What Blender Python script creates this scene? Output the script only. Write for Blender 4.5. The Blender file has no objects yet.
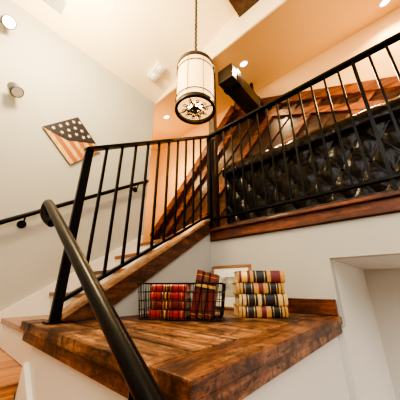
import bpy, bmesh, math, random
from mathutils import Vector, Matrix
random.seed(4)
ZO = 2.358
COL = bpy.context.scene.collection

# ---------------- materials ----------------
def nm(name):
    m = bpy.data.materials.new(name); m.use_nodes = True
    nt = m.node_tree
    return m, nt, nt.nodes['Principled BSDF']

def plain(name, col, rough=0.5, metal=0.0, emit=None, es=0, bump=0.0, bscale=40, coat=0, var=0.0, spec=0.5):
    m, nt, b = nm(name)
    b.inputs['Base Color'].default_value = (*col, 1)
    b.inputs['Roughness'].default_value = rough
    b.inputs['Metallic'].default_value = metal
    b.inputs['Specular IOR Level'].default_value = spec
    if coat: b.inputs['Coat Weight'].default_value = coat
    if emit:
        b.inputs['Emission Color'].default_value = (*emit, 1)
        b.inputs['Emission Strength'].default_value = es
    tc = nt.nodes.new('ShaderNodeTexCoord')
    n = nt.nodes.new('ShaderNodeTexNoise'); n.inputs['Scale'].default_value = bscale
    n.inputs['Detail'].default_value = 4
    nt.links.new(tc.outputs['Object'], n.inputs['Vector'])
    if bump:
        bp = nt.nodes.new('ShaderNodeBump'); bp.inputs['Strength'].default_value = bump
        bp.inputs['Distance'].default_value = 0.01
        nt.links.new(n.outputs['Fac'], bp.inputs['Height'])
        nt.links.new(bp.outputs['Normal'], b.inputs['Normal'])
    if var:
        r = nt.nodes.new('ShaderNodeValToRGB')
        r.color_ramp.elements[0].position = 0.3; r.color_ramp.elements[1].position = 0.7
        r.color_ramp.elements[0].color = (*[c*(1-var) for c in col], 1)
        r.color_ramp.elements[1].color = (*[min(1, c*(1+var)) for c in col], 1)
        nt.links.new(n.outputs['Fac'], r.inputs['Fac'])
        nt.links.new(r.outputs['Color'], b.inputs['Base Color'])
    return m

def wood(name, dark, mid, light, axis='X', sc=1.0, rough=0.35, coat=0.3, wear=0.0):
    m, nt, b = nm(name)
    b.inputs['Roughness'].default_value = rough
    b.inputs['Coat Weight'].default_value = coat
    b.inputs['Coat Roughness'].default_value = 0.2
    tc = nt.nodes.new('ShaderNodeTexCoord')
    mp = nt.nodes.new('ShaderNodeMapping')
    s = {'X': (1.2, 14, 14), 'Y': (14, 1.2, 14), 'Z': (14, 14, 1.2), 'S': (14, 1.6, 1.6)}[axis]
    mp.inputs['Scale'].default_value = [v*sc for v in s]
    nt.links.new(tc.outputs['Object'], mp.inputs['Vector'])
    n = nt.nodes.new('ShaderNodeTexNoise'); n.inputs['Scale'].default_value = 1.6
    n.inputs['Detail'].default_value = 8; n.inputs['Roughness'].default_value = 0.65
    n.inputs['Distortion'].default_value = 0.6
    nt.links.new(mp.outputs['Vector'], n.inputs['Vector'])
    r = nt.nodes.new('ShaderNodeValToRGB'); cr = r.color_ramp
    cr.elements[0].position = 0.33; cr.elements[0].color = (*dark, 1)
    cr.elements[1].position = 0.68; cr.elements[1].color = (*light, 1)
    e = cr.elements.new(0.5); e.color = (*mid, 1)
    nt.links.new(n.outputs['Fac'], r.inputs['Fac'])
    out = r.outputs['Color']
    if wear:
        def layer(out, scale, rough_, p0, p1, dk, stretch=None):
            n2 = nt.nodes.new('ShaderNodeTexNoise'); n2.inputs['Scale'].default_value = scale
            n2.inputs['Detail'].default_value = 9; n2.inputs['Roughness'].default_value = rough_
            n2.inputs['Distortion'].default_value = 0.8
            if stretch:
                mp2 = nt.nodes.new('ShaderNodeMapping'); mp2.inputs['Scale'].default_value = stretch
                nt.links.new(tc.outputs['Object'], mp2.inputs['Vector']); nt.links.new(mp2.outputs['Vector'], n2.inputs['Vector'])
            else: nt.links.new(tc.outputs['Object'], n2.inputs['Vector'])
            r2 = nt.nodes.new('ShaderNodeValToRGB')
            r2.color_ramp.elements[0].position = p0; r2.color_ramp.elements[0].color = (*dk, 1)
            r2.color_ramp.elements[1].position = p1; r2.color_ramp.elements[1].color = (1, 1, 1, 1)
            mx = nt.nodes.new('ShaderNodeMixRGB'); mx.blend_type = 'MULTIPLY'; mx.inputs[0].default_value = wear
            nt.links.new(n2.outputs['Fac'], r2.inputs['Fac'])
            nt.links.new(out, mx.inputs[1]); nt.links.new(r2.outputs['Color'], mx.inputs[2])
            return mx.outputs[0], n2
        out, n2 = layer(out, 3.6, 0.75, 0.43, 0.57, (0.20, 0.15, 0.14))
        out, _ = layer(out, 15, 0.85, 0.42, 0.50, (0.22, 0.18, 0.17))
        st = (2, 9, 9) if axis == 'X' else (9, 2, 9)
        out, _ = layer(out, 4.0, 0.85, 0.42, 0.455, (0.12, 0.08, 0.07), st)
        rr = nt.nodes.new('ShaderNodeMapRange'); rr.inputs['To Min'].default_value = 0.75; rr.inputs['To Max'].default_value = 0.25
        nt.links.new(n2.outputs['Fac'], rr.inputs['Value']); nt.links.new(rr.outputs['Result'], b.inputs['Roughness'])
    nt.links.new(out, b.inputs['Base Color'])
    bp = nt.nodes.new('ShaderNodeBump'); bp.inputs['Strength'].default_value = 0.7 if wear else 0.3
    bp.inputs['Distance'].default_value = 0.007
    nt.links.new(n.outputs['Fac'], bp.inputs['Height'])
    nt.links.new(bp.outputs['Normal'], b.inputs['Normal'])
    return m

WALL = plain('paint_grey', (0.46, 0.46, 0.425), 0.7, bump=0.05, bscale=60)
WALLW = plain('paint_white', (0.70, 0.69, 0.65), 0.6, bump=0.04, bscale=60)
CREAM = plain('paint_cream', (0.80, 0.56, 0.29), 0.7, bump=0.04, bscale=50)
CEIL = plain('ceiling_paint', (0.92, 0.80, 0.56), 0.8, bump=0.04, bscale=50)
TRIM = plain('trim_white', (0.80, 0.78, 0.72), 0.4)
BLACK = plain('black_metal', (0.004, 0.004, 0.005), 0.30, 0.0, spec=0.2)
LEDGEW = wood('ledge_wood', (0.085, 0.035, 0.017), (0.33, 0.145, 0.062), (0.60, 0.36, 0.19), 'X', 1, 0.3, 0.08, wear=1.0)
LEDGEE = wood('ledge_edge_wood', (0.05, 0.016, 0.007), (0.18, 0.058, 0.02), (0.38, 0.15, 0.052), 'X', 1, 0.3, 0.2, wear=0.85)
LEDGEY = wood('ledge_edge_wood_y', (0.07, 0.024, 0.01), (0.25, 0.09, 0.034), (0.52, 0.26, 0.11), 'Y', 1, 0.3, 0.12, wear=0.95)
REDW = wood('mahogany_x', (0.03, 0.009, 0.005), (0.13, 0.032, 0.011), (0.32, 0.085, 0.027), 'X', 1, 0.3, 0.3, wear=0.5)
GABW = wood('gable_rafter_wood', (0.04, 0.011, 0.006), (0.16, 0.045, 0.016), (0.36, 0.12, 0.04), 'X', 1, 0.4, 0.2, wear=0.3)
STRW = wood('stringer_wood', (0.035, 0.012, 0.006), (0.13, 0.045, 0.018), (0.27, 0.105, 0.04), 'Y', 1, 0.3, 0.2, wear=0.5)
STRC = wood('stringer_cap_wood', (0.16, 0.07, 0.03), (0.38, 0.20, 0.09), (0.52, 0.31, 0.16), 'Y', 1, 0.4, 0.2)
TREADX = wood('tread_wood_x', (0.08, 0.028, 0.012), (0.24, 0.09, 0.032), (0.38, 0.17, 0.065), 'X', 1, 0.3, 0.3)
TREADY = wood('tread_wood_y', (0.18, 0.06, 0.018), (0.46, 0.18, 0.055), (0.62, 0.31, 0.11), 'Y', 1, 0.3, 0.4)
DARKW = wood('dark_plank', (0.010, 0.005, 0.004), (0.035, 0.013, 0.008), (0.08, 0.03, 0.015), 'X', 1, 0.4, 0.2)
POSTW = wood('post_wood', (0.015, 0.007, 0.005), (0.05, 0.02, 0.011), (0.10, 0.038, 0.02), 'Z', 1, 0.4, 0.2)
BEAMW = wood('beam_wood', (0.008, 0.006, 0.005), (0.02, 0.013, 0.010), (0.04, 0.024, 0.016), 'Y', 1, 0.4, 0.1)

# ---------------- mesh builder ----------------
class M:
    def __init__(s, name):
        s.name = name; s.bm = bmesh.new(); s.mats = []; s.T = Matrix.Identity(4)
    def mi(s, mat):
        if mat not in s.mats: s.mats.append(mat)
        return s.mats.index(mat)
    def add(s, verts, faces, mat, smooth=False):
        i = s.mi(mat)
        vs = [s.bm.verts.new(s.T @ Vector(v)) for v in verts]
        fs = []
        for f in faces:
            try:
                fc = s.bm.faces.new([vs[k] for k in f]); fc.material_index = i; fc.smooth = smooth
                fs.append(fc)
            except ValueError: pass
        return fs
    def box(s, x0, x1, y0, y1, z0, z1, mat, bev=0.0):
        b = bmesh.new()
        bmesh.ops.create_cube(b, size=1)
        for v in b.verts:
            v.co = Vector(((x0+x1)/2+v.co.x*(x1-x0), (y0+y1)/2+v.co.y*(y1-y0), (z0+z1)/2+v.co.z*(z1-z0)))
        if bev: bmesh.ops.bevel(b, geom=b.edges[:], offset=bev, segments=2, profile=0.6, affect='EDGES')
        s.merge(b, mat)
    def merge(s, b, mat, smooth=False):
        b.verts.index_update()
        s.add([v.co[:] for v in b.verts], [[v.index for v in f.verts] for f in b.faces], mat, smooth)
        b.free()
    def prism(s, pts, vec, mat):
        n = len(pts); vec = Vector(vec)
        vs = [Vector(p) for p in pts] + [Vector(p)+vec for p in pts]
        fs = [list(range(n))[::-1], list(range(n, 2*n))] + [[i, (i+1) % n, n+(i+1) % n, n+i] for i in range(n)]
        s.add(vs, fs, mat)
    def tube(s, pts, r, mat, seg=10, closed=False, cap=True, rs=None):
        pts = [Vector(p) for p in pts]; n = len(pts)
        tang = []
        for i in range(n):
            if closed: t = pts[(i+1) % n]-pts[i-1]
            else: t = pts[min(i+1, n-1)]-pts[max(i-1, 0)]
            tang.append(t.normalized())
        up = Vector((0, 0, 1)) if abs(tang[0].z) < 0.9 else Vector((1, 0, 0))
        u = tang[0].cross(up).normalized()
        vs = []; fs = []
        for i in range(n):
            u = (u - tang[i]*u.dot(tang[i])).normalized(); w = tang[i].cross(u)
            rr = rs[i] if rs else r
            for k in range(seg):
                a = 2*math.pi*k/seg
                vs.append(pts[i]+u*math.cos(a)*rr+w*math.sin(a)*rr)
        rng = n if closed else n-1
        for i in range(rng):
            for k in range(seg):
                a, b2 = i*seg+k, i*seg+(k+1) % seg
                j = (i+1) % n
                fs.append([a, b2, j*seg+(k+1) % seg, j*seg+k])
        s.add(vs, fs, mat, True)
        if not closed and cap:
            s.add([vs[k] for k in range(seg)], [list(range(seg))[::-1]], mat)
            s.add([vs[(n-1)*seg+k] for k in range(seg)], [list(range(seg))], mat)
    def lathe(s, prof, c, mat, seg=32):
        vs = []; fs = []
        for (r, z) in prof:
            for k in range(seg):
                a = 2*math.pi*k/seg
                vs.append((c[0]+r*math.cos(a), c[1]+r*math.sin(a), c[2]+z))
        for i in range(len(prof)-1):
            for k in range(seg):
                fs.append([i*seg+k, i*seg+(k+1) % seg, (i+1)*seg+(k+1) % seg, (i+1)*seg+k])
        s.add(vs, fs, mat, True)
    def done(s, recalc=True):
        if recalc: bmesh.ops.recalc_face_normals(s.bm, faces=s.bm.faces[:])
        xs = [v.co for v in s.bm.verts]
        c = Vector(((min(v.x for v in xs)+max(v.x for v in xs))/2, (min(v.y for v in xs)+max(v.y for v in xs))/2, min(v.z for v in xs)))
        for v in s.bm.verts: v.co -= c
        me = bpy.data.meshes.new(s.name); s.bm.to_mesh(me); s.bm.free()
        for m in s.mats: me.materials.append(m)
        o = bpy.data.objects.new(s.name, me); COL.objects.link(o)
        o.location = c + Vector((0, 0, ZO))
        return o

def single(name, *a, mat=None, bev=0.0):
    m = M(name); m.box(*a, mat, bev); return m.done()

XR = -1.31          # stair guard plane
YF = 0.367; XF = -0.345   # front faces of the ledge
XL = -1.40          # left end of the ledge wall / top edge of the lower flight
def ceil_z(x): return 2.75+0.3*(x+2.4)
# ---------------- room shell ----------------
single('floor', -2.5, 2.6, -1.1, 3.2, -2.46, -2.358, mat=TREADX)
single('wall_left', -2.5, -2.4, -1.0, 1.64, -2.358, 2.78, mat=WALL)
single('wall_south', -2.5, 2.7, -1.1, -1.0, -2.358, 4.3, mat=WALLW)
single('wall_east', 2.6, 2.7, -1.0, 3.2, -2.358, 4.3, mat=WALLW)
single('wall_ledge_front', XL, -0.385, 0.405, 0.50, -2.358, -0.20, mat=WALLW)
single('wall_ledge_side', -0.46, -0.385, 0.50, 1.64, -2.358, -0.20, mat=WALLW)
single('wall_passage', -0.46, -0.35, 1.72, 3.1, -2.358, 0.17, mat=WALLW)
single('wall_passage_corner', -0.46, -0.35, 1.64, 1.72, -2.358, -0.22, mat=WALLW)
single('wall_passage_back', -0.46, 2.6, 3.1, 3.2, -2.358, 0.39, mat=WALLW)
single('wall_under_landing', -1.37, -0.35, 1.64, 1.72, -0.22, 0.39, mat=WALL)
single('wall_over_passage', -0.35, 2.6, 1.64, 1.72, 0.17, 0.39, mat=WALL)
single('ceiling_passage', -0.46, 2.6, 1.72, 3.1, 0.17, 0.25, mat=WALLW)
single('wall_upper_west', -4.0, -3.9, 1.54, 2.95, 0.39, 3.3, mat=CREAM)
single('wall_upper_south', -3.9, -2.5, 1.54, 1.64, 0.39, 2.78, mat=CREAM)
single('wall_upper_north', -3.9, 2.6, 2.85, 2.95, 0.49, 3.3, mat=CREAM)
single('floor_upper', -3.9, 2.6, 1.66, 3.1, 0.39, 0.49, mat=TREADX)
single('wall_header', -2.5, 2.6, 1.64, 1.66, 2.75, 4.3, mat=CEIL)
m = M('ceiling'); m.prism([(-2.5, -1.1, 2.72), (2.7, -1.1, 4.28), (2.7, -1.1, 4.38), (-2.5, -1.1, 2.82)], (0, 2.77, 0), CEIL); m.done()
m = M('ceiling_upper'); m.prism([(-4, 1.65, 2.759), (-4, 2.95, 3.162), (-4, 2.95, 3.262), (-4, 1.65, 2.859)], (6.6, 0, 0), CREAM); m.done()
m = M('wall_stair_side')
m.prism([(-1.37, 0.50, -0.20), (-1.37, 1.64, -0.20), (-1.37, 1.64, 0.50), (-1.37, 0.50, -0.18)], (0.06, 0, 0), WALL); m.done()

# ---------------- stairs ----------------
m = M('staircase')
for i in range(5):
    y = 0.44+0.28*i; z = -0.22+0.178*i
    m.box(-2.37, -1.41, y+0.02, y+0.04, z-0.178, z-0.03, TRIM)
    if i < 4: m.box(-2.37, -1.41 if i == 0 else -1.38, y, y+0.31, z-0.03, z, TREADX, 0.004)
    else: m.box(-2.37, -1.38, y, y+0.10, z-0.03, z, TREADX, 0.004)
m.done()
m = M('trim_stair_wall')
m.prism([(-2.4, 0.30, -0.26), (-2.4, 1.62, 0.60), (-2.4, 1.62, 0.30), (-2.4, 0.44, -0.42), (-2.4, 0.30, -0.42)], (0.03, 0, 0), TRIM); m.done()
m = M('trim_stair_stringer')
ct, cb = -0.445, -0.565
yt = 0.47; ybm = (-0.155-cb)/0.64
m.prism([(-1.37, yt, -0.155), (-1.37, yt, ct+0.64*yt), (-1.37, 1.60, ct+0.64*1.60), (-1.37, 1.60, cb+0.64*1.60), (-1.37, ybm, -0.155)], (0.08, 0, 0), STRW)
m.prism([(-1.378, yt, ct+0.64*yt), (-1.378, yt, ct+0.022+0.64*yt), (-1.378, 1.60, ct+0.022+0.64*1.60), (-1.378, 1.60, ct+0.64*1.60)], (0.10, 0, 0), STRC)
m.done()
single('floor_landing', -2.4, XL-0.02, -1.0, 0.46, -0.44, -0.40, mat=TREADY)
m = M('lower_staircase')
for k in range(1, 12):
    z = -0.4-0.178*k; x = XL-0.02+0.28*(k-1)
    if k < 11: m.box(x, x+0.31, -0.99, 0.38, z-0.03, z, TREADY, 0.004)
    m.box(x, x+0.02, -0.99, 0.38, z, z+0.138, TREADY)
m.done()
m = M('trim_lower_stair')
m.prism([(XL, 0.385, -0.32), (1.35, 0.385, -2.05), (1.35, 0.385, -2.3), (XL, 0.385, -0.57)], (0, 0.02, 0), TRIM); m.done()

# ---------------- ledge ----------------
m = M('wooden_ledge')
m.box(-1.52, -1.385, YF, 0.47, -0.198, -0.16, LEDGEE, 0.004)
ws = [0.15, 0.21, 0.22, 0.2, 0.23, 0.252]; yy = YF
for i, w in enumerate(ws):
    m.box(-1.38, -0.475, yy+0.0022, yy+w-0.0022, -0.198, -0.16-random.random()*0.003, LEDGEW, 0.004)
    yy += w
m.box(-0.471, XF, YF, yy, -0.198, -0.16, LEDGEY, 0.005)
m.box(-1.50, XF-0.012, YF+0.015, 0.405, -0.245, -0.198, LEDGEE, 0.004)
m.box(-0.385, XF-0.012, 0.38, 1.635, -0.245, -0.198, LEDGEY, 0.004)
m.done()
single('baseboard_landing', -1.285, -0.36, 1.618, 1.64, -0.158, -0.07, mat=REDW, bev=0.003)
m = M('trim_landing_fascia')
m.box(-1.285, 2.6, 1.612, 1.64, 0.395, 0.475, REDW, 0.004)
m.box(-1.285, 2.6, 1.585, 1.66, 0.475, 0.50, REDW, 0.006)
m.done()

# ---------------- railings ----------------
def c2z(c, y): return c+0.64*y
m = M('stair_railing')
def sq(m, p0, p1, w, h, mat):
    p0 = Vector(p0); p1 = Vector(p1); d = (p1-p0).normalized()
    up = Vector((0, 0, 1)) if abs(d.z) < 0.95 else Vector((0, 1, 0))
    s_ = d.cross(up).normalized()*w/2; u_ = s_.normalized().cross(d).normalized()*h/2
    vs = [p0-s_-u_, p0+s_-u_, p0+s_+u_, p0-s_+u_, p1-s_-u_, p1+s_-u_, p1+s_+u_, p1-s_+u_]
    m.add(vs, [[0, 1, 2, 3], [4, 5, 6, 7], [0, 1, 5, 4], [1, 2, 6, 5], [2, 3, 7, 6], [3, 0, 4, 7]], mat)
y0, y1 = 0.446, 1.606
sq(m, (XR, y0, -0.158), (XR, y0, 0.80), 0.022, 0.045, BLACK)
m.box(XR-0.035, XR+0.035, y0-0.04, y0+0.04, -0.159, -0.151, BLACK, 0.002)
sq(m, (XR, y0-0.02, 0.79), (XR, y1, 1.548), 0.05, 0.02, BLACK)
sq(m, (XR, y0, -0.07), (XR, y1, 0.638), 0.04, 0.018, BLACK)
nb = 11
for i in range(1, nb):
    t = i/nb; y = y0+(y1-y0)*t
    sq(m, (XR, y, -0.07+0.708*t), (XR, y, 0.795+0.758*t), 0.015, 0.015, BLACK)
m.done()
m = M('landing_railing')
yl = 1.64
sq(m, (XR, yl, 0.50), (XR, yl, 1.58), 0.038, 0.038, BLACK)
sq(m, (XR+0.02, yl, 1.565), (2.59, yl, 1.565), 0.05, 0.022, BLACK)
sq(m, (XR+0.02, yl, 0.60), (2.59, yl, 0.60), 0.04, 0.018, BLACK)
x = XR+0.10; i = 0
while x < 2.55:
    i += 1
    if i % 14 == 0:
        sq(m, (x, yl, 0.50), (x, yl, 1.565), 0.022, 0.022, BLACK)
        m.box(x-0.03, x+0.03, yl-0.03, yl+0.015, 0.50, 0.507, BLACK)
    else:
        sq(m, (x, yl, 0.60), (x, yl, 1.56), 0.014, 0.014, BLACK)
    x += 0.098
m.done()
m = M('wall_handrail')
cw = 0.315
pts = [(-2.39, 1.60, c2z(cw, 1.60)), (-2.35, 1.60, c2z(cw, 1.60)), (-2.33, 1.585, c2z(cw, 1.585))] + [(-2.33, y, c2z(cw, y)) for y in (1.3, 0.9, 0.4, -0.05)]
m.tube(pts, 0.02, BLACK, 12)
for y in (1.45, 0.40):
    z = c2z(cw, y)
    m.tube([(-2.33, y, z-0.01), (-2.335, y, z-0.05), (-2.355, y, z-0.07), (-2.39, y, z-0.07)], 0.007, BLACK, 8)
    m.tube([(-2.40, y, z-0.07), (-2.388, y, z-0.07)], 0.034, BLACK, 20)
m.done()
m = M('pipe_handrail')
yh = 0.30
def hz(x): return -0.177-0.63*(x+0.375)
def smoothp(p, it=2):
    p = [Vector(q) for q in p]
    for _ in range(it):
        q = [p[0]]
        for a, b in zip(p[:-1], p[1:]): q += [a*0.75+b*0.25, a*0.25+b*0.75]
        q.append(p[-1]); p = q
    return p
pts = [(-1.27, yh+0.03, hz(-1.26)-0.085), (-1.305, yh+0.015, hz(-1.26)-0.065), (-1.33, yh+0.0, hz(-1.26)-0.025), (-1.325, yh, hz(-1.26)+0.015), (-1.30, yh, hz(-1.26)+0.022), (-1.27, yh, hz(-1.27)), (-1.2, yh, hz(-1.2))]
pts = smoothp(pts) + [Vector((x, yh, hz(x))) for x in (-0.9, -0.5, 0.0, 0.6, 1.1)]
m.tube(pts, 0.021, BLACK, 20)
xb = -0.425
m.tube(smoothp([(xb, yh, hz(xb)), (xb, yh, hz(xb)-0.10), (xb, yh+0.03, hz(xb)-0.19), (xb, 0.405, hz(xb)-0.19)]), 0.008, BLACK, 8)
m.tube([(xb, 0.395, hz(xb)-0.19), (xb, 0.405, hz(xb)-0.19)], 0.03, BLACK, 20)
m.done()

# ---------------- wood post, beams ----------------
single('wooden_post', -1.345, -1.275, 1.685, 1.755, 0.49, 2.765, mat=POSTW, bev=0.004)
m = M('timber_beam')
m.box(-1.27, -1.05, 1.80, 2.72, 2.45, 2.67, BEAMW, 0.012)
for y in (1.95, 2.55):
    m.box(-1.18, -1.14, y, y+0.04, 2.66, 2.755+0.31*(y-1.64), BLACK)
    m.box(-1.275, -1.045, y-0.02, y+0.06, 2.443, 2.677, BLACK, 0.003)
m.done()
single('ceiling_beam', -0.80, -0.45, 1.40, 1.64, 3.06, 3.21, mat=POSTW, bev=0.006)

# ---------------- gable ----------------
m = M('timber_gable')
A = Vector((-3.75, 2.85, 0.95)); P = Vector((-1.62, 2.85, 3.0)); R = Vector((2.4, 2.85, 1.15)); B0 = Vector((-3.75, 2.85, 0.49)); B1 = Vector((2.4, 2.85, 0.49))
m.prism([B0, B1, R, P, A], (0, -0.02, 0), DARKW)
d = (P-A).normalized(); nrm = Vector((d.z, 0, -d.x))
def batten(o, w, t, mat):
    bb = bmesh.new(); bmesh.ops.create_cube(bb, size=1)
    rot = Matrix(((d.x, 0, nrm.x), (0, 1, 0), (d.z, 0, nrm.z)))
    for v in bb.verts:
        q = rot @ Vector((v.co.x*9, v.co.y*t, v.co.z*w)); v.co = q + o + Vector((0, -0.02-t/2, 0))
    for pl, no in ((P, Vector(((R-P).z, 0, -(R-P).x)) * -1), (Vector((0, 0, 0.5)), Vector((0, 0, -1))), (Vector((-3.75, 0, 0)), Vector((-1, 0, 0))), (Vector((2.4, 0, 0)), Vector((1, 0, 0)))):
        bmesh.ops.bisect_plane(bb, geom=bb.verts[:]+bb.edges[:]+bb.faces[:], plane_co=pl, plane_no=no.normalized(), clear_outer=True)
        ed = [e for e in bb.edges if e.is_boundary]
        if ed: bmesh.ops.edgeloop_fill(bb, edges=ed)
    if len(bb.verts): m.merge(bb, mat)
    else: bb.free()
for k in range(1, 13):
    batten(A + nrm*(0.27*k), 0.10 if k % 2 else 0.05, 0.05 if k % 2 else 0.02, GABW if k % 2 else POSTW)
sq(m, A+Vector((0, -0.06, 0)), P+Vector((0, -0.06, 0)), 0.08, 0.13, GABW)
sq(m, P+Vector((0, -0.06, 0)), R+Vector((0, -0.06, 0)), 0.08, 0.13, GABW)
dn = (R-P).normalized(); nn = Vector((dn.z, 0, -dn.x))
sq(m, P+nn*0.30+Vector((0.25, -0.05, 0.0)), R+nn*0.30+Vector((0, -0.05, 0)), 0.06, 0.09, GABW)
m.done()

# ---------------- sofa ----------------
LEATH, nt_, b_ = nm('black_leather')
b_.inputs['Base Color'].default_value = (0.008, 0.005, 0.004, 1)
b_.inputs['Roughness'].default_value = 0.22
b_.inputs['Specular IOR Level'].default_value = 0.24
tc_ = nt_.nodes.new('ShaderNodeTexCoord'); n_ = nt_.nodes.new('ShaderNodeTexNoise'); n_.inputs['Scale'].default_value = 12; n_.inputs['Detail'].default_value = 4
bp_ = nt_.nodes.new('ShaderNodeBump'); bp_.inputs['Strength'].default_value = 0.5; bp_.inputs['Distance'].default_value = 0.018
nt_.links.new(tc_.outputs['Object'], n_.inputs['Vector']); nt_.links.new(n_.outputs['Fac'], bp_.inputs['Height']); nt_.links.new(bp_.outputs['Normal'], b_.inputs['Normal'])
m = M('leather_sofa')
x0, x1 = -1.24, 1.05; yb = 1.80
def grid(fn, nu, nv, mat):
    vs = [fn(i/nu, j/nv) for j in range(nv+1) for i in range(nu+1)]
    fs = [[j*(nu+1)+i, j*(nu+1)+i+1, (j+1)*(nu+1)+i+1, (j+1)*(nu+1)+i] for j in range(nv) for i in range(nu)]
    m.add(vs, fs, mat, True)
NB = 13
def backf(u, v):
    xx = x0+(x1-x0)*u
    if v < 0.55:
        t = v/0.55; row = t*4
        a = abs(math.sin((u*NB+row*0.5)*math.pi)); b = abs(math.sin((u*NB-row*0.5)*math.pi))
        puff = (a*b)**0.5
        z = 0.56+t*0.54; y = yb+0.035 - 0.020*puff
    else:
        ch = abs(math.sin(u*math.pi*NB))**0.4
        a = (v-0.55)/0.45*math.pi*1.25
        z = 1.13+math.sin(a-0.3)*(0.130+0.008*ch); y = yb+0.10-math.cos(a-0.3)*(0.130+0.008*ch)
    return (xx, y, z)
grid(backf, 352, 70, LEATH)
for r_ in range(5):
    for k in range(NB+1):
        u = (k+(0.5 if r_ % 2 else 0))/NB
        if 0.01 < u < 0.99 and 0 < r_ < 4:
            xx = x0+(x1-x0)*u; zz = 0.56+r_/4*0.54
            m.tube([(xx, yb+0.036, zz), (xx, yb+0.026, zz), (xx, yb+0.024, zz)], 0.01, LEATH, 10, rs=[0.011, 0.010, 0.004])
m.box(x0+0.01, x1-0.01, yb+0.05, yb+0.22, 0.60, 1.15, LEATH, 0.03)
m.box(x0, x1, yb+0.03, yb+0.82, 0.58, 0.80, LEATH, 0.03)
m.box(x0-0.01, x1+0.01, yb+0.005, yb+0.84, 0.54, 0.585, POSTW, 0.006)
for xa in (x0, x1-0.16):
    m.box(xa, xa+0.16, yb+0.05, yb+0.82, 0.59, 1.02, LEATH, 0.05)
    m.tube([(xa+0.08, yb+0.06, 1.03), (xa+0.08, yb+0.84, 1.03)], 0.10, LEATH, 20)
w = (x1-x0-0.34)/3
for k in range(3):
    m.box(x0+0.17+w*k+0.005, x0+0.17+w*(k+1)-0.005, yb+0.22, yb+0.84, 0.79, 0.93, LEATH, 0.04)
for xa in (x0+0.08, x1-0.08):
    for ya in (yb+0.10, yb+0.75): m.tube([(xa, ya, 0.491), (xa, ya, 0.57)], 0.03, POSTW, 12, rs=[0.02, 0.035])
m.done()

# ---------------- pendant ----------------
GLASS = plain('shade_fabric', (0.82, 0.62, 0.36), 0.6, emit=(1, 0.58, 0.22), es=1.5)
BRONZE = plain('dark_bronze', (0.02, 0.012, 0.008), 0.4, 0.4)
BULB = plain('bulb_glow', (1, 0.9, 0.7), 0.4, emit=(1, 0.75, 0.45), es=25)
m = M('pendant_drum_lamp')
px, py = -1.02, 1.10; zb, zt = 1.40, 1.86; R0 = 0.165
m.lathe([(R0, 0.01), (R0, zt-zb-0.01), (R0-0.006, zt-zb-0.01), (R0-0.006, 0.01), (R0, 0.01)], (px, py, zb), GLASS, 48)
for z, hh in ((zb, 0.018), (zt, 0.018), (zt-0.07, 0.003), (zb+0.07, 0.003)):
    m.lathe([(R0+0.006, -hh), (R0+0.006, hh), (R0-0.016, hh), (R0-0.016, -hh), (R0+0.006, -hh)], (px, py, z), BRONZE, 48)
for k in range(8):
    a = 2*math.pi*k/8+0.35
    r_ = R0+0.004
    m.tube([(px+r_*math.cos(a), py+r_*math.sin(a), zb), (px+r_*math.cos(a), py+r_*math.sin(a), zt)], 0.0022, BRONZE, 6)
m.lathe([(R0-0.012, 0.02), (0.06, 0.02)], (px, py, zb), GLASS, 48)
m.lathe([(0.0, -0.045), (0.012, -0.04), (0.018, -0.025), (0.012, -0.012), (0.03, 0.0), (0.02, 0.02), (0, 0.022)], (px, py, zb), BRONZE, 20)
for k in range(10):
    a = 2*math.pi*k/10
    def P3(r, w): return (px+r*math.cos(a)-w*math.sin(a), py+r*math.sin(a)+w*math.cos(a), zb-0.004)
    m.tube([P3(0.02, 0), P3(0.075, 0)], 0.005, BRONZE, 6)
    m.tube([P3(0.058+0.026*math.cos(t*math.pi/6), 0.018*math.sin(t*math.pi/6)) for t in range(12)], 0.0055, BRONZE, 6, closed=True)
    m.tube([P3(0.098+0.012*math.cos(t*math.pi/5), 0.012*math.sin(t*math.pi/5)) for t in range(10)], 0.004, BRONZE, 6, closed=True)
for k in range(4):
    a = 2*math.pi*k/4+0.4
    ca, sa = math.cos(a), math.sin(a)
    m.tube([(px, py, zb), (px+(R0-0.006)*ca, py+(R0-0.006)*sa, zb)], 0.005, BRONZE, 6)
    m.tube(smoothp([(px+(R0)*ca, py+(R0)*sa, zt), (px+R0*0.9*ca, py+R0*0.9*sa, zt+0.05), (px+R0*0.4*ca, py+R0*0.4*sa, zt+0.06), (px, py, zt+0.12)]), 0.005, BRONZE, 6)
m.tube([(px, py, zb), (px, py, zt+0.13)], 0.006, BRONZE, 8)
m.lathe([(0.0, 0.09), (0.022, 0.10), (0.028, 0.12), (0.012, 0.14), (0.0, 0.15)], (px, py, zt), BRONZE, 16)
ctop = ceil_z(px)
z = zt+0.16; k = 0
while z < ctop-0.05:
    rx, rz = 0.014, 0.022
    pp = []
    for t in range(14):
        b = 2*math.pi*t/14
        o = rx*math.cos(b)
        pp.append((px+(o if k % 2 else 0), py+(0 if k % 2 else o), z+rz*math.sin(b)))
    m.tube(pp, 0.004, BLACK, 6, closed=True)
    z += 0.033; k += 1
m.lathe([(0.0, -0.07), (0.02, -0.065), (0.055, -0.03), (0.06, 0.0), (0, 0.0)], (px, py, ctop), BRONZE, 24)
for a in (0, 2.1, 4.2):
    c = (px+0.06*math.cos(a), py+0.06*math.sin(a), zb+0.2)
    m.lathe([(0, -0.035), (0.02, -0.02), (0.026, 0), (0.018, 0.03), (0, 0.04)], c, BULB, 12)
m.done()

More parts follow.
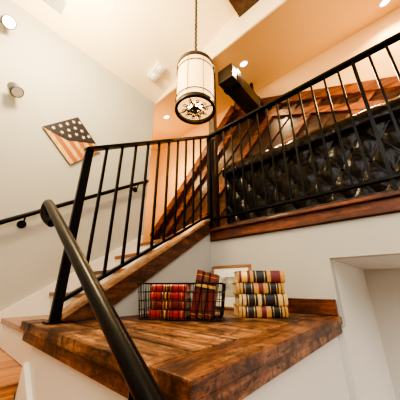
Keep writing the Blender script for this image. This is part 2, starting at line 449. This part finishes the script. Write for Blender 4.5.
# ---------------- wall art ----------------
TAN = wood('art_tan', (0.38, 0.22, 0.09), (0.60, 0.38, 0.16), (0.72, 0.50, 0.25), 'Z', 1.5, 0.5, 0)
NAVY = plain('art_navy', (0.018, 0.016, 0.028), 0.5)
ARED = plain('art_red', (0.38, 0.13, 0.045), 0.5)
STAR = plain('art_star', (0.80, 0.70, 0.52), 0.5)
m = M('wooden_flag_art')
c = Vector((-2.385, 0.635, 1.49)); an = math.radians(47)
e1 = Vector((0, math.cos(an), math.sin(an)))
e2 = Vector((0, -math.sin(an), math.cos(an)))
m.T = Matrix.Translation(c) @ Matrix(((0, 0, 1, 0), (e1.y, e2.y, 0, 0), (e1.z, e2.z, 0, 0), (0, 0, 0, 1)))
hs, ht = 0.205, 0.215
m.box(-hs, hs, -ht, ht, -0.012, 0.0, DARKW)
ns = 9
for k in range(ns):
    xa = -hs+2*hs*k/ns
    m.box(xa+0.001, xa+2*hs/ns-0.001, -ht, ht, 0.0, 0.008, TAN if k % 2 == 0 else ARED)
m.prism([(hs, ht, 0.008), (-hs, ht, 0.008), (-hs*0.35, 0.02, 0.008), (hs, -ht*0.55, 0.008)], (0, 0, 0.005), NAVY)
for (sx, sy) in ((-0.12, 0.175), (-0.04, 0.175), (0.04, 0.175), (0.12, 0.175), (0.18, 0.15), (-0.07, 0.11), (0.01, 0.11), (0.09, 0.11), (-0.02, 0.05), (0.06, 0.045), (0.14, 0.06), (0.11, -0.01), (0.175, -0.02)):
    pp = []
    for t in range(10):
        r = 0.022 if t % 2 == 0 else 0.009
        pp.append((sx+r*math.sin(t*math.pi/5), sy+r*math.cos(t*math.pi/5), 0.013))
    m.prism(pp, (0, 0, 0.002), STAR)
m.done()

# ---------------- fixtures ----------------
GREYM = plain('fixture_grey', (0.12, 0.12, 0.13), 0.35, 0.6)
WPL = plain('white_plastic', (0.85, 0.83, 0.78), 0.4)
GLOW = plain('lamp_glow', (1, 0.9, 0.75), 0.4, emit=(1, 0.85, 0.6), es=16)
def spotlight(name, y, z, aim, glow, rad=1.0):
    m = M(name)
    m.tube([(-2.40, y, z+0.05), (-2.385, y, z+0.05)], 0.045, WPL, 24)
    m.tube([(-2.385, y, z+0.05), (-2.33, y, z+0.05), (-2.31, y, z+0.01)], 0.010, GREYM, 10)
    p = Vector((-2.30, y, z)); d = Vector(aim).normalized()
    m.tube([p-d*0.055, p-d*0.045, p+d*0.01, p+d*0.06, p+d*0.06], 0.04, GREYM, 24, rs=[0.02*rad, 0.040*rad, 0.042*rad, 0.048*rad, 0.040*rad])
    m.tube([p+d*0.0605, p+d*0.0615], 0.040*rad, glow, 24)
    m.done()
spotlight('wall_spotlight', 0.05, 1.69, (0.45, 0.3, -0.6), WPL, 1.1)
spotlight('wall_spotlight', -0.17, 2.36, (0.7, 0.25, -0.6), GLOW, 1.2)
m = M('air_vent')
cx, cy = -2.12, 0.06; cz = ceil_z(cx)
m.T = Matrix.Translation((cx, cy, cz)) @ Matrix.Rotation(-math.atan(0.3), 4, 'Y')
m.box(-0.09, 0.09, -0.13, 0.13, -0.010, 0.0, WPL, 0.002)
for k in range(7): m.box(-0.075+0.022*k, -0.065+0.022*k, -0.115, 0.115, -0.013, -0.006, GREYM)
m.done()
m = M('emergency_light')
cx, cy = -2.0, 1.34; cz = ceil_z(cx)
m.T = Matrix.Translation((cx, cy, cz)) @ Matrix.Rotation(-math.atan(0.3), 4, 'Y')
m.box(-0.13, 0.13, -0.07, 0.07, -0.06, 0.0, WPL, 0.015)
for s_ in (-0.07, 0.07): m.lathe([(0.045, 0.0), (0.047, -0.03), (0.035, -0.038), (0, -0.04)], (s_, 0, -0.06), WPL, 20)
m.done()
for i, (cx, cy) in enumerate(((-1.02, 2.08), (-2.62, 2.06), (0.545, 2.60))):
    m = M('recessed_light')
    cz = 2.756+0.31*(cy-1.64)
    m.T = Matrix.Translation((cx, cy, cz)) @ Matrix.Rotation(math.atan(0.31), 4, 'X')
    m.lathe([(0.065, 0.0), (0.065, -0.008), (0.048, -0.008), (0.045, -0.001)], (0, 0, 0), WPL, 28)
    m.lathe([(0.045, -0.002), (0.0, -0.002)], (0, 0, 0), GLOW, 28)
    m.done()

# ---------------- books ----------------
PAGE = plain('book_pages', (0.68, 0.58, 0.40), 0.8)
BTAN = plain('book_tan', (0.55, 0.29, 0.07), 0.5, bump=0.1, bscale=60, var=0.2)
BTAN2 = plain('book_cream', (0.66, 0.44, 0.17), 0.5, bump=0.1, bscale=60, var=0.2)
BRED = plain('book_red', (0.42, 0.02, 0.015), 0.4, bump=0.1, bscale=200)
BDRED = plain('book_dark_red', (0.16, 0.02, 0.015), 0.4, bump=0.1, bscale=200)
BBRN = plain('book_brown', (0.13, 0.04, 0.02), 0.45, bump=0.1, bscale=200)
BBLK = plain('book_black', (0.012, 0.01, 0.01), 0.4)
GOLD = plain('book_gilt', (0.75, 0.47, 0.13), 0.35, 0.4)
def spine_seg(m, xa, xb, T, mat, out):
    n = 8; pr = []
    for k in range(n+1):
        a = math.pi*k/n
        pr.append((-0.004-math.sin(a)*0.010-out*(1 if 0 < k < n else 0.3), T/2-math.cos(a)*T/2))
    pts = [(xa, 0.008, 0)] + [(xa, y, z) for y, z in pr] + [(xa, 0.008, T)]
    m.prism(pts, (xb-xa, 0, 0), mat)
def book(m, Tm, L, W, T, cover, bands):
    m.T = Tm
    m.box(0, L, 0.004, W, 0, 0.004, cover, 0.001)
    m.box(0, L, 0.004, W, T-0.004, T, cover, 0.001)
    m.box(0.004, L-0.004, 0.006, W-0.005, 0.004, T-0.004, PAGE)
    spine_seg(m, 0, L, T, cover, 0)
    for (a, b, mt, o) in bands: spine_seg(m, a*L, b*L, T, mt, o)
def frame(o, ang):
    return Matrix.Translation(o) @ Matrix.Rotation(ang, 4, 'Z')
m = M('law_book_stack')
ang = math.radians(41)
lawb = [(0.06, 0.075, BBLK, .0012), (0.13, 0.36, BBLK, .001), (0.17, 0.18, GOLD, .0015), (0.31, 0.32, GOLD, .0015), (0.46, 0.56, BDRED, .001), (0.66, 0.88, BBLK, .001), (0.70, 0.71, GOLD, .0016), (0.835, 0.845, GOLD, .0016), (0.93, 0.945, BBLK, .0012)]
lawc = [(0.05, 0.07, BBLK, .0012), (0.14, 0.38, BBLK, .001), (0.18, 0.19, GOLD, .0016), (0.32, 0.33, GOLD, .0016), (0.46, 0.80, BBLK, .001), (0.52, 0.53, GOLD, .0016), (0.74, 0.75, GOLD, .0016), (0.9, 0.92, BBLK, .0012)]
lawt = [(0.03, 0.26, BDRED, .001), (0.08, 0.20, GOLD, .0013), (0.33, 0.62, BBLK, .001), (0.38, 0.39, GOLD, .0016), (0.56, 0.57, GOLD, .0016), (0.70, 0.90, BDRED, .001)]
z = -0.1585
for k, (T, dx) in enumerate(((0.058, 0.0), (0.062, 0.006), (0.06, -0.006), (0.066, 0.004))):
    o = Vector((-0.755+dx*math.cos(ang), 1.185+dx*math.sin(ang), z))
    book(m, frame(o, ang+random.uniform(-0.03, 0.03)), 0.272, 0.185, T, (BTAN, BTAN2, BTAN, BTAN)[k], (lawb, lawc, lawb, lawt)[k])
    z += T+0.0005
m.done()
bo = Vector((-1.10, 0.775, -0.158)); ba = math.radians(31.5)
BL, BD, BH = 0.42, 0.20, 0.175
m = M('wire_basket'); m.T = Matrix.Translation(bo) @ Matrix.Rotation(ba, 4, 'Z')
def loop(z, g, r):
    m.tube([(0-g, 0-g, z), (BL+g, 0-g, z)], r, BLACK, 6); m.tube([(0-g, BD+g, z), (BL+g, BD+g, z)], r, BLACK, 6)
    m.tube([(0-g, 0-g, z), (0-g, BD+g, z)], r, BLACK, 6); m.tube([(BL+g, 0-g, z), (BL+g, BD+g, z)], r, BLACK, 6)
for k in range(5): loop(0.003+(BH-0.003)*k/4, 0.02*k/4, 0.0036 if k in (0, 4) else 0.0019)
for k in range(15):
    x = BL*k/14
    m.tube([(x, -0.0, 0.003), (x, -0.02, BH)], 0.0019, BLACK, 6); m.tube([(x, BD, 0.003), (x, BD+0.02, BH)], 0.0019, BLACK, 6)
    m.tube([(x, 0, 0.003), (x, BD, 0.003)], 0.0016, BLACK, 6)
for k in range(7):
    y = BD*k/6
    m.tube([(0, y, 0.003), (-0.02, y, BH)], 0.0019, BLACK, 6); m.tube([(BL, y, 0.003), (BL+0.02, y, BH)], 0.0019, BLACK, 6)
    m.tube([(0, y, 0.003), (BL, y, 0.003)], 0.0016, BLACK, 6)
m.done()
m = M('basket_books')
BT = Matrix.Translation(bo) @ Matrix.Rotation(ba, 4, 'Z')
z = 0.005
redb = [(0.06, 0.07, GOLD, .001), (0.30, 0.62, BDRED, .0008), (0.36, 0.375, GOLD, .0012), (0.44, 0.48, GOLD, .0012), (0.56, 0.57, GOLD, .0012), (0.92, 0.93, GOLD, .001)]
for k, T in enumerate((0.042, 0.045, 0.040, 0.036)):
    book(m, BT @ Matrix.Translation((0.045+0.008*(k % 2), 0.022, z)), 0.19, 0.15, T, (BRED, BDRED, BRED, BRED)[k], redb)
    z += T+0.0005
x = 0.262
for k, (T, hgt) in enumerate(((0.036, 0.235), (0.034, 0.225), (0.036, 0.215))):
    lean = math.radians(10)
    Rm = Matrix(((0, 0, 1, 0), (0, 1, 0, 0), (1, 0, 0, 0), (0, 0, 0, 1)))
    book(m, BT @ Matrix.Translation((x, 0.022, 0.013)) @ Matrix.Rotation(lean, 4, 'Y') @ Rm, hgt, 0.15, T, (BDRED, BBRN, BDRED)[k], [(0.08, 0.09, GOLD, .001), (0.6, 0.78, BBLK, .001), (0.65, 0.72, GOLD, .0014), (0.9, 0.91, GOLD, .001)])
    x += T+0.003
m.done()
FR = wood('frame_wood', (0.12, 0.05, 0.02), (0.3, 0.14, 0.06), (0.45, 0.25, 0.12), 'X', 2, 0.35, 0.3)
MAT_ = plain('mat_board', (0.88, 0.86, 0.79), 0.7)
PIC = plain('print_ink', (0.42, 0.40, 0.33), 0.6, bscale=18, var=0.6)
m = M('picture_frame')
m.T = Matrix.Translation((-1.255, 1.535, -0.157)) @ Matrix.Rotation(math.radians(-9), 4, 'X')
fw, fh, b = 0.37, 0.325, 0.018
m.box(0, fw, 0, 0.018, 0, b, FR, 0.002); m.box(0, fw, 0, 0.018, fh-b, fh, FR, 0.002)
m.box(0, b, 0, 0.018, b, fh-b, FR, 0.002); m.box(fw-b, fw, 0, 0.018, b, fh-b, FR, 0.002)
m.box(b, fw-b, 0.010, 0.016, b, fh-b, MAT_)
m.box(0.09, fw-0.09, 0.007, 0.010, 0.09, fh-0.09, PIC)
m.done()

# ---------------- lights ----------------
def light(name, kind, loc, energy, col, size=0.1, target=None, size_y=None, spot=None):
    l = bpy.data.lights.new(name, kind); l.energy = energy; l.color = col
    if kind == 'AREA':
        l.size = size
        if size_y: l.shape = 'RECTANGLE'; l.size_y = size_y
    else: l.shadow_soft_size = size
    if spot: l.spot_size = spot; l.spot_blend = 0.6
    o = bpy.data.objects.new(name, l); COL.objects.link(o)
    o.location = Vector(loc)+Vector((0, 0, ZO))
    if target is not None:
        o.rotation_euler = (Vector(target)-Vector(loc)).to_track_quat('-Z', 'Y').to_euler()
    return o
light('pendant_bulb_light', 'POINT', (px, py, zb+0.10), 60, (1, 0.70, 0.36), 0.05)
for (cx, cy, e) in ((-1.02, 2.08, 45), (-2.62, 2.06, 45), (0.545, 2.60, 45)):
    light('downlight', 'SPOT', (cx, cy, 2.75+0.31*(cy-1.64)-0.04), e, (1, 0.70, 0.36), 0.04, (cx, cy, 0), spot=2.7)
light('upper_room_fill', 'POINT', (0.1, 2.35, 1.9), 26, (1, 0.66, 0.31), 0.12)  # added warm fill for the upper room, no fixture here
light('upper_room_fill', 'POINT', (-2.9, 2.3, 2.1), 24, (1, 0.69, 0.35), 0.12)  # added warm fill for the left end upstairs, no fixture
light('daylight_fill', 'AREA', (0.6, -0.95, 1.3), 105, (1.0, 0.98, 0.95), 3.0, (-0.9, 1.6, 0.0), size_y=2.4)  # added area light standing in for daylight; the south wall has no window
light('passage_fill', 'AREA', (1.6, 2.4, -0.05), 38, (1, 0.94, 0.84), 0.8, (1.6, 2.4, -2))  # added fill below the passage ceiling, no lamp modelled
light('stairwell_fill', 'POINT', (-1.5, 0.1, 2.3), 130, (1, 0.80, 0.50), 0.15)  # added warm fill to brighten the upper walls and ceiling, no fixture

w = bpy.data.worlds.new('world'); bpy.context.scene.world = w; w.use_nodes = True
w.node_tree.nodes['Background'].inputs[0].default_value = (0.8, 0.85, 1, 1)
w.node_tree.nodes['Background'].inputs[1].default_value = 0.3
try:
    bpy.context.scene.view_settings.look = 'AgX - High Contrast'
except Exception as e: print(e)

# ---------------- camera ----------------
cd = bpy.data.cameras.new('camera'); cd.lens = 20.25; cd.sensor_width = 36; cd.clip_start = 0.02
co = bpy.data.objects.new('camera', cd); COL.objects.link(co)
co.location = (0, 0, ZO); co.rotation_euler = (math.radians(90+21.1), 0, math.radians(41.3))
bpy.context.scene.camera = co
